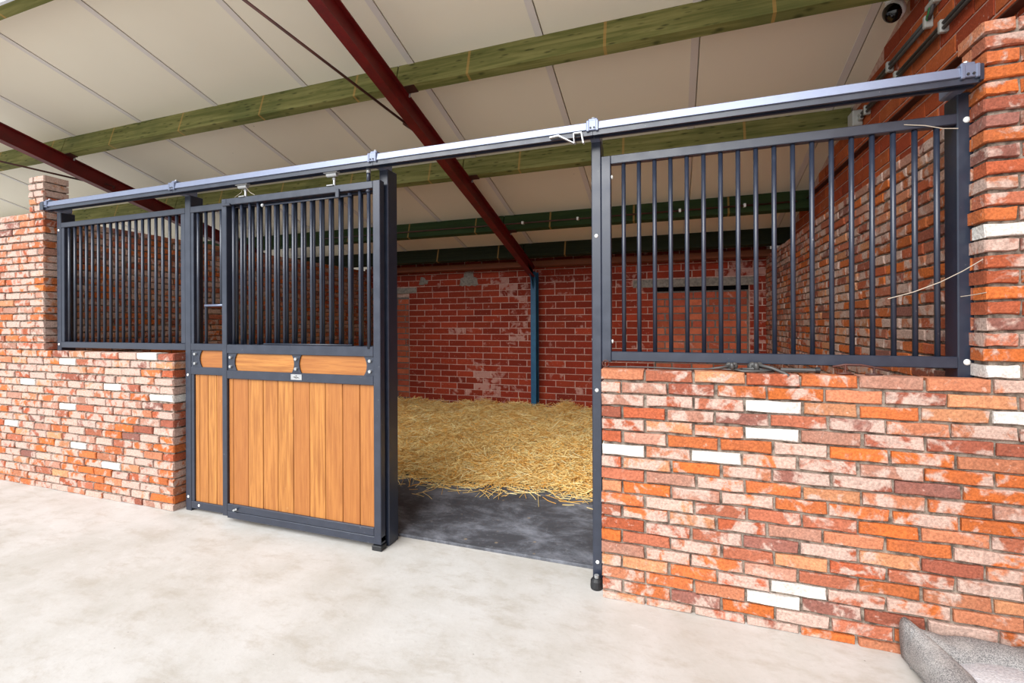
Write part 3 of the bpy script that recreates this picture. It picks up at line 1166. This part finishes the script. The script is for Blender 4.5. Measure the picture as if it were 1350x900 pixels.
# hook strip hanging under the rail
pts = [(-0.585, 2.290), (-0.540, 2.294), (-0.460, 2.246), (-0.462, 2.294), (-0.424, 2.294), (-0.414, 2.240)]
b = NB()
th = 0.007
A, B = [], []
for i, (x, z) in enumerate(pts):
    a0 = Vector((x, z)) - Vector(pts[max(0, i - 1)])
    a1 = Vector(pts[min(len(pts) - 1, i + 1)]) - Vector((x, z))
    d = (a0.normalized() if a0.length else Vector((0, 0))) + (a1.normalized() if a1.length else Vector((0, 0)))
    d.normalize()
    nn = Vector((-d.y, d.x)) * th
    A.append((x + nn.x / 2, z + nn.y / 2))
    B.append((x - nn.x / 2, z - nn.y / 2))
for i in range(len(pts) - 1):
    prism_bm(b, [A[i], A[i + 1], B[i + 1], B[i]], 'y', -0.128, -0.104)
o = obj('rail_stop_hook', b, 'zinc')
tag(o, 'bent galvanised stop hook hanging on the sliding rail above doorway', 'hook')

# ------------------------------------------------------------------ floor covering in the stall
for x0, x1, y0, y1, lab in ((-3.28, 1.10, 0.135, 1.098, 'dark rubber mat at the doorway in front of the straw'),
                            (-3.28, 1.10, 1.103, 2.3, 'dark rubber mat mostly buried beneath the golden straw')):
    o = box('rubber_mat', 'mat', None, x0, x1, y0, y1, 0.0, 0.018, 0.003)
    tag(o, lab, 'mat', 'rubber stall mats')

rng = np.random.default_rng(5)


def straw_edge(x):
    return 1.14 + 0.10 * np.clip((x + 2.3) / 1.7, -1.2, 1.4) + 0.035 * np.sin(x * 5.1 + 0.6) + 0.025 * np.sin(x * 11.3)


def straw_h(x, y):
    e = straw_edge(x)
    t = np.clip((y - e) / 0.35, 0, 1)
    hh = 0.050 + 0.026 * np.sin(x * 3.1 + y * 2.2) + 0.018 * np.sin(x * 7.3 - y * 5.1) + 0.016 * np.sin(x * 15 + y * 13) + 0.010 * np.sin(x * 27 - y * 22)
    hump = 0.14 * np.exp(-(((x + 1.47) / 0.15) ** 2 + ((y - 4.12) / 0.2) ** 2))
    return 0.021 + t * hh + hump


# mound under the strands
nx, ny = 150, 80
V, Fc = [], []
for j in range(ny + 1):
    for i in range(nx + 1):
        x = -4.9 + 6.03 * i / nx
        e = float(straw_edge(np.array(x))) + 0.04
        y = e + (4.36 - e) * j / ny
        V.append((x, y, float(straw_h(np.array(x), np.array(y))) + 0.004))
for j in range(ny):
    for i in range(nx):
        a = j * (nx + 1) + i
        Fc.append((a, a + 1, a + nx + 2, a + nx + 1))
me = bpy.data.meshes.new('straw_base')
me.from_pydata(V, [], Fc)
for p in me.polygons:
    p.use_smooth = True
me.materials.append(M['litter'])
bed = bpy.data.objects.new('straw_bedding', None)
C.objects.link(bed)
bed.location = (-1.9, 2.7, 0.0)
WL[bed.name] = Vector((-1.9, 2.7, 0.0))
tag(bed, 'golden loose straw bedding spread over the stall floor', 'straw')
bed['kind'] = 'stuff'
o = bpy.data.objects.new('straw_base', me)
C.objects.link(o)
o.parent = bed
o.location = -WL[bed.name]
o['kind'] = 'stuff'

N1, N2 = 52000, 14000
xs = np.concatenate([rng.uniform(-4.2, 0.3, N1), rng.uniform(-4.85, 1.05, N2)])
n = xs.size
ed_ = straw_edge(xs)
uu = rng.random(n) ** 1.25
ys = ed_ - 0.03 + (4.30 - ed_) * uu + rng.normal(0, 0.02, n)
sc = (rng.random(n) < 0.012) & (xs < -0.5) & (xs > -2.9)          # a few stray stalks on the mat
ys = np.where(sc, ed_ - np.abs(rng.normal(0, 0.12, n)), ys)
ys = np.clip(ys, 0.25, 4.3)
L = rng.uniform(0.05, 0.2, n) * np.where(rng.random(n) < 0.06, 1.8, 1.0)
ang = rng.uniform(0, 2 * PI, n)
tilt = rng.normal(0.0, 0.3, n)
tilt = np.where(sc, 0.02, tilt)
w = rng.uniform(0.0017, 0.0034, n)
bend = rng.normal(0, 0.12, n) * L
lift = np.where(sc, 0.022, 0.004 + np.abs(rng.normal(0, 0.024, n)))
base = np.stack([xs, ys, straw_h(xs, ys) + lift], 1)
base[:, 2] = np.where(sc, 0.022, base[:, 2])
d = np.stack([np.cos(ang) * np.cos(tilt), np.sin(ang) * np.cos(tilt), np.sin(tilt)], 1)
side = np.stack([-np.sin(ang), np.cos(ang), np.zeros(n)], 1)
upv = np.cross(d, side)
cols = []
for s in (-0.5, 0.0, 0.5):
    c = base + d * (L * s)[:, None] + side * (bend * (0.25 - s * s) * 4 * 0.35)[:, None]
    c[:, 2] = np.maximum(c[:, 2], 0.021)
    c[:, 0] = np.clip(c[:, 0], -4.9, 1.12)
    c[:, 1] = np.clip(c[:, 1], 0.15, 4.365)
    for k in range(3):
        a = 2 * PI * k / 3
        cols.append(c + (side * math.cos(a) + upv * math.sin(a)) * w[:, None])
verts = np.stack(cols, 1).reshape(-1, 3) - np.array(WL[bed.name])
quads = []
for r in range(2):
    for k in range(3):
        quads.append([r * 3 + k, r * 3 + (k + 1) % 3, (r + 1) * 3 + (k + 1) % 3, (r + 1) * 3 + k])
quads = np.array(quads)
faces = (quads[None] + (np.arange(n) * 9)[:, None, None]).reshape(-1)
me = bpy.data.meshes.new('straw_stalks')
me.vertices.add(n * 9)
me.vertices.foreach_set('co', verts.astype(np.float32).ravel())
me.loops.add(faces.size)
me.loops.foreach_set('vertex_index', faces.astype(np.int32))
me.polygons.add(faces.size // 4)
me.polygons.foreach_set('loop_start', np.arange(0, faces.size, 4, dtype=np.int32))
me.update(calc_edges=True)
me.validate()
me.materials.append(M['straw'])
o = bpy.data.objects.new('straw_stalks', me)
C.objects.link(o)
o.parent = bed
o['kind'] = 'stuff'

# ------------------------------------------------------------------ things on the right wall
def conduit_run(label, zs, x, y0, y1, clips, extra=None):
    t_ = thing('conduit', (x, (y0 + y1) / 2, zs[0]), label, 'conduit', 'double conduits on the right wall')
    for z in zs:
        obj('tube', tube_bm(NB(), [(x, y0, z), (x, y1, z)], 0.010, 10), 'conduit', t_, True)
    for y in clips:
        g = NB()
        box_bm(g, x - 0.016, XU, y - 0.013, y + 0.013, zs[-1] - 0.020, zs[0] + 0.020, 0.004)
        obj('clip', g, 'box', t_)
    return t_


conduit_run('lower pair of dark grey conduits clipped along the right brick wall', (2.868, 2.842), 1.306, -0.9, 1.612, (0.55, 1.06, 1.53))
t_ = conduit_run('upper pair of dark grey conduits clipped along the right brick wall', (2.982, 2.956), 1.306, 0.70, 1.62, (0.70, 1.165))
obj('green_cable', tube_bm(NB(), [(1.304, 0.70, 2.970), (1.298, 0.665, 2.985), (1.300, 0.655, 3.01), (1.304, 0.652, 3.03)], 0.007, 8), 'green_cable', t_, True)
for dy in (0.0, -0.026):
    obj('riser', tube_bm(NB(), [(1.304, 0.70 + dy, 2.972), (1.302, 0.672 + dy, 2.99), (1.304, 0.655 + dy, 3.03), (1.306, 0.64 + dy, 3.28)], 0.010, 10), 'conduit', t_, True)
g = NB()
box_bm(g, 1.29, 1.33, 0.60, 0.69, 3.02, 3.046, 0.004)
obj('clip', g, 'box', t_)
t_ = thing('junction_box', (1.30, 1.70, 2.78), 'grey junction box where the conduits end by the third purlin', 'box')
box('body', 'box', t_, 1.262, 1.329, 1.655, 1.76, 2.80, 2.915, 0.006)
for z in (2.840, 2.868):
    obj('cable_gland', tube_bm(NB(), [(1.306, 1.655, z), (1.306, 1.615, z)], 0.015, 8), 'box', t_)

t_ = thing('steel_angle', (1.31, 1.8, 2.62), 'dark brown steel angle fixed level along the right brick wall', 'beam')
box('leg', 'brown_steel', t_, 1.322, 1.33, -0.08, 4.0, 2.612, 2.652, 0.001)
box('ledge', 'brown_steel', t_, 1.285, 1.33, -0.08, 4.0, 2.606, 2.612, 0.001)

# security camera
cy_, cx_ = 0.92, 1.243
zc_ = roofz(cy_)
t_ = thing('security_camera', (cx_, cy_, zc_ - 0.16), 'white round security camera with glossy black face under ceiling', 'camera')
hc = Vector((cx_, cy_, 3.185))
obj('mount', tube_bm(NB(), [(cx_, cy_, zc_ + 0.005), (cx_, cy_, zc_ - 0.02), (cx_, cy_, 3.225)], [0.046, 0.046, 0.040], 20), 'plastic', t_, True)
b = NB()
sphere_bm(b, hc, 0.056, 0.056, 0.062, 24, 16)
hd = obj('head', b, 'plastic', t_, True)
b = NB()
sphere_bm(b, hc, 0.0575, 0.0575, 0.0635, 64, 48)
fdir = Vector((-0.62, -0.52, -0.60)).normalized()
for v in [v for v in b.verts if (v.co - hc).normalized().dot(fdir) < 0.45]:
    b.verts.remove(v)
obj('black_face', b, 'gloss', hd, True)
for a in (Vector((-0.05, 0, 0.1)), Vector((0.25, 0, -0.1))):
    p = hc + (fdir + a).normalized() * 0.060
    obj('lens', sphere_bm(NB(), p, 0.007, None, None, 10, 6), 'lens', hd, True)

# ------------------------------------------------------------------ odds and ends along the wall top
def on_wall(pts, r, n=8):
    return tube_bm(NB(), pts, r, n)


ZT = 1.126
t_ = thing('tether_cord', (0.1, -0.03, ZT), 'grey knotted cord lying along the low right brick wall top', 'cord')
obj('cord', on_wall([(-0.31, -0.045, ZT + 0.004), (-0.13, -0.04, ZT + 0.006), (0.06, -0.05, ZT + 0.004), (0.2, -0.045, ZT + 0.008), (0.29, -0.06, ZT + 0.004), (0.40, -0.045, ZT + 0.006), (0.56, -0.05, ZT + 0.004)], 0.0035), 'conduit', t_, True)
obj('tail', on_wall([(0.245, -0.05, ZT + 0.022), (0.20, -0.05, ZT + 0.012), (0.14, -0.055, ZT + 0.005)], [0.007, 0.006, 0.003]), 'conduit', t_, True)
obj('tail', on_wall([(0.36, -0.05, ZT + 0.032), (0.42, -0.062, ZT + 0.018), (0.462, -0.085, ZT + 0.0), (0.478, -0.108, ZT - 0.012)], 0.008), 'conduit', t_, True)
obj('loop', on_wall([(0.30, -0.05, ZT + 0.010), (0.27, -0.07, ZT + 0.006), (0.30, -0.085, ZT + 0.004), (0.38, -0.08, ZT + 0.005), (0.43, -0.06, ZT + 0.006), (0.36, -0.05, ZT + 0.012), (0.30, -0.05, ZT + 0.010)], 0.006), 'conduit', t_, True)
for x, s in ((0.258, 0.022), (0.358, 0.026)):
    pts = []
    for i in range(40):
        a = i / 39 * 2 * PI
        pts.append((x + s * 0.55 * (math.sin(a) + 0.7 * math.sin(2 * a)), -0.045 + s * 0.35 * (math.cos(a) - 0.7 * math.cos(2 * a)), ZT + 0.022 + s * 0.42 * math.sin(3 * a)))
    obj('knot', on_wall(pts, s * 0.42, 8), 'conduit', t_, True)
obj('sleeve', tube_bm(NB(), [(0.46, -0.03, ZT + 0.010), (0.60, -0.03, ZT + 0.010)], 0.009, 10), 'conduit', t_)
obj('sleeve_end', tube_bm(NB(), [(0.595, -0.03, ZT + 0.011), (0.612, -0.03, ZT + 0.011)], 0.014, 10), 'rubber', t_)
obj('ring', on_wall([(-0.318 + 0.016 * math.cos(a), -0.05, ZT + 0.020 + 0.016 * math.sin(a)) for a in np.linspace(0, 2 * PI, 20)], 0.003), 'rust', t_, True)

t_ = thing('wire_handle', (0.74, -0.03, ZT), 'rusty bent wire handle standing on the low right wall top', 'handle')
obj('bow', on_wall([(0.655, -0.05, ZT + 0.030), (0.70, -0.05, ZT + 0.040), (0.76, -0.05, ZT + 0.040), (0.83, -0.05, ZT + 0.026), (0.855, -0.05, ZT + 0.018)], 0.0045), 'rust', t_, True)
for x, z in ((0.702, 0.038), (0.805, 0.032)):
    obj('pin', tube_bm(NB(), [(x, -0.05, ZT + z), (x, -0.05, ZT - 0.004)], 0.0045, 8), 'rust', t_)
    obj('foot', on_wall([(x - 0.035, -0.055, ZT + 0.001), (x, -0.06, ZT + 0.003), (x + 0.028, -0.055, ZT + 0.0)], [0.003, 0.006, 0.003]), 'rust', t_, True)


def web(pts, r, label):
    P = [Vector(p) for p in pts]
    Q = []
    for i in range(len(P) - 1):
        for k in range(6):
            Q.append(P[i].lerp(P[i + 1], k / 6))
    Q.append(P[-1])
    o = obj('cobweb', tube_bm(NB(), Q, r, 5), 'web')
    return tag(o, label, 'cobweb', 'dusty cobweb strands')


web([(0.871, 0.0, 1.448), (0.96, -0.004, 1.475), (1.044, -0.02, 1.513), (1.10, -0.06, 1.553), (1.142, -0.100, 1.592)], 0.0018, 'thickest dusty cobweb strand slung from right bars to right pier')
web([(1.118, -0.002, 1.452), (1.135, -0.05, 1.456), (1.150, -0.104, 1.462)], 0.0016, 'short lower cobweb strand from right post to pier')
web([(0.93, -0.002, 2.185), (1.0, -0.006, 2.170), (1.06, -0.008, 2.148), (1.11, -0.006, 2.142)], 0.0018, 'cobweb strand below the right end of right grille')
web([(-2.80, -0.06, 2.210), (-2.74, -0.06, 2.236), (-2.715, -0.07, 2.262)], 0.0012, 'cobweb strand left of the left door hanger')
web([(-2.675, -0.075, 2.256), (-2.655, -0.065, 2.228), (-2.62, -0.06, 2.210)], 0.0016, 'cobweb strand right of the left door hanger')

# ------------------------------------------------------------------ pet bed in the corner
t_ = thing('pet_bed', (1.09, -0.45, 0), 'grey woven bolster pet bed on floor against right brick wall', 'pet bed')


def bolster(name, path, wid, hei, mat, parent, zoff=0.0, n=22, power=0.8):
    b = NB()
    rings = []
    path = [Vector(p) for p in path]
    for i, p in enumerate(path):
        d = (path[min(i + 1, len(path) - 1)] - path[max(i - 1, 0)]).normalized()
        s = Vector((d.y, -d.x, 0))
        ring = []
        for k in range(n):
            a = 2 * PI * k / n
            cx_ = math.copysign(abs(math.cos(a)) ** power, math.cos(a)) * wid[i] / 2
            cz_ = math.copysign(abs(math.sin(a)) ** power, math.sin(a)) * hei[i] / 2
            j = 0.0025 * math.sin(7 * i * 0.7 + 3 * a)
            ring.append(b.verts.new(p + s * (cx_ + j) + Vector((0, 0, hei[i] / 2 + cz_ + j + zoff))))
        rings.append(ring)
    for A_, B_ in zip(rings, rings[1:]):
        for k in range(n):
            b.faces.new((A_[k], A_[(k + 1) % n], B_[(k + 1) % n], B_[k]))
    b.faces.new(rings[0])
    b.faces.new(rings[-1][::-1])
    return obj(name, b, mat, parent, True)


N = 18
xs_ = [0.868 + (1.32 - 0.868) * i / N for i in range(N + 1)]
bolster('back_bolster', [(x, -0.19 - 0.012 * math.sin(i * 0.5), 0) for i, x in enumerate(xs_)],
        [0.03 + 0.125 * min(1, (i + 0.3) / 5) ** 0.7 for i in range(N + 1)], [0.168 - 0.03 * min(1, i / 5) for i in range(N + 1)], 'weave', t_)
ys_ = [-0.135 - 0.70 * i / N for i in range(N + 1)]
bolster('side_bolster', [(0.872 + 0.055 * min(1, i / 6) ** 0.8, y, 0) for i, y in enumerate(ys_)],
        [0.03 + 0.10 * min(1, (i + 0.3) / 6) ** 0.8 for i in range(N + 1)], [0.170 - 0.032 * min(1, i / 6) for i in range(N + 1)], 'weave', t_)
bolster('front_bolster', [(x, -0.83, 0) for x in xs_], [0.10] * (N + 1), [0.10] * (N + 1), 'weave', t_)
bolster('side_bolster', [(1.262, y, 0) for y in ys_], [0.14] * (N + 1), [0.135] * (N + 1), 'weave', t_)
g = NB()
box_bm(g, 0.93, 1.24, -0.80, -0.22, 0.0, 0.098, 0.03)
bmesh.ops.subdivide_edges(g, edges=g.edges[:], cuts=4, use_grid_fill=True)
for v in g.verts:
    if v.co.z > 0.05:
        v.co.z += 0.012 * math.sin((v.co.x - 0.93) / 0.31 * PI) + 0.004 * math.sin(v.co.x * 17) * math.sin(v.co.y * 19)
obj('cushion', g, 'fleece', t_, True)
obj('corner_seam', tube_bm(NB(), [(0.868, -0.155, 0.168), (0.893, -0.20, 0.158), (0.925, -0.245, 0.142), (0.95, -0.275, 0.118)], 0.003, 6), 'weave', t_, True)
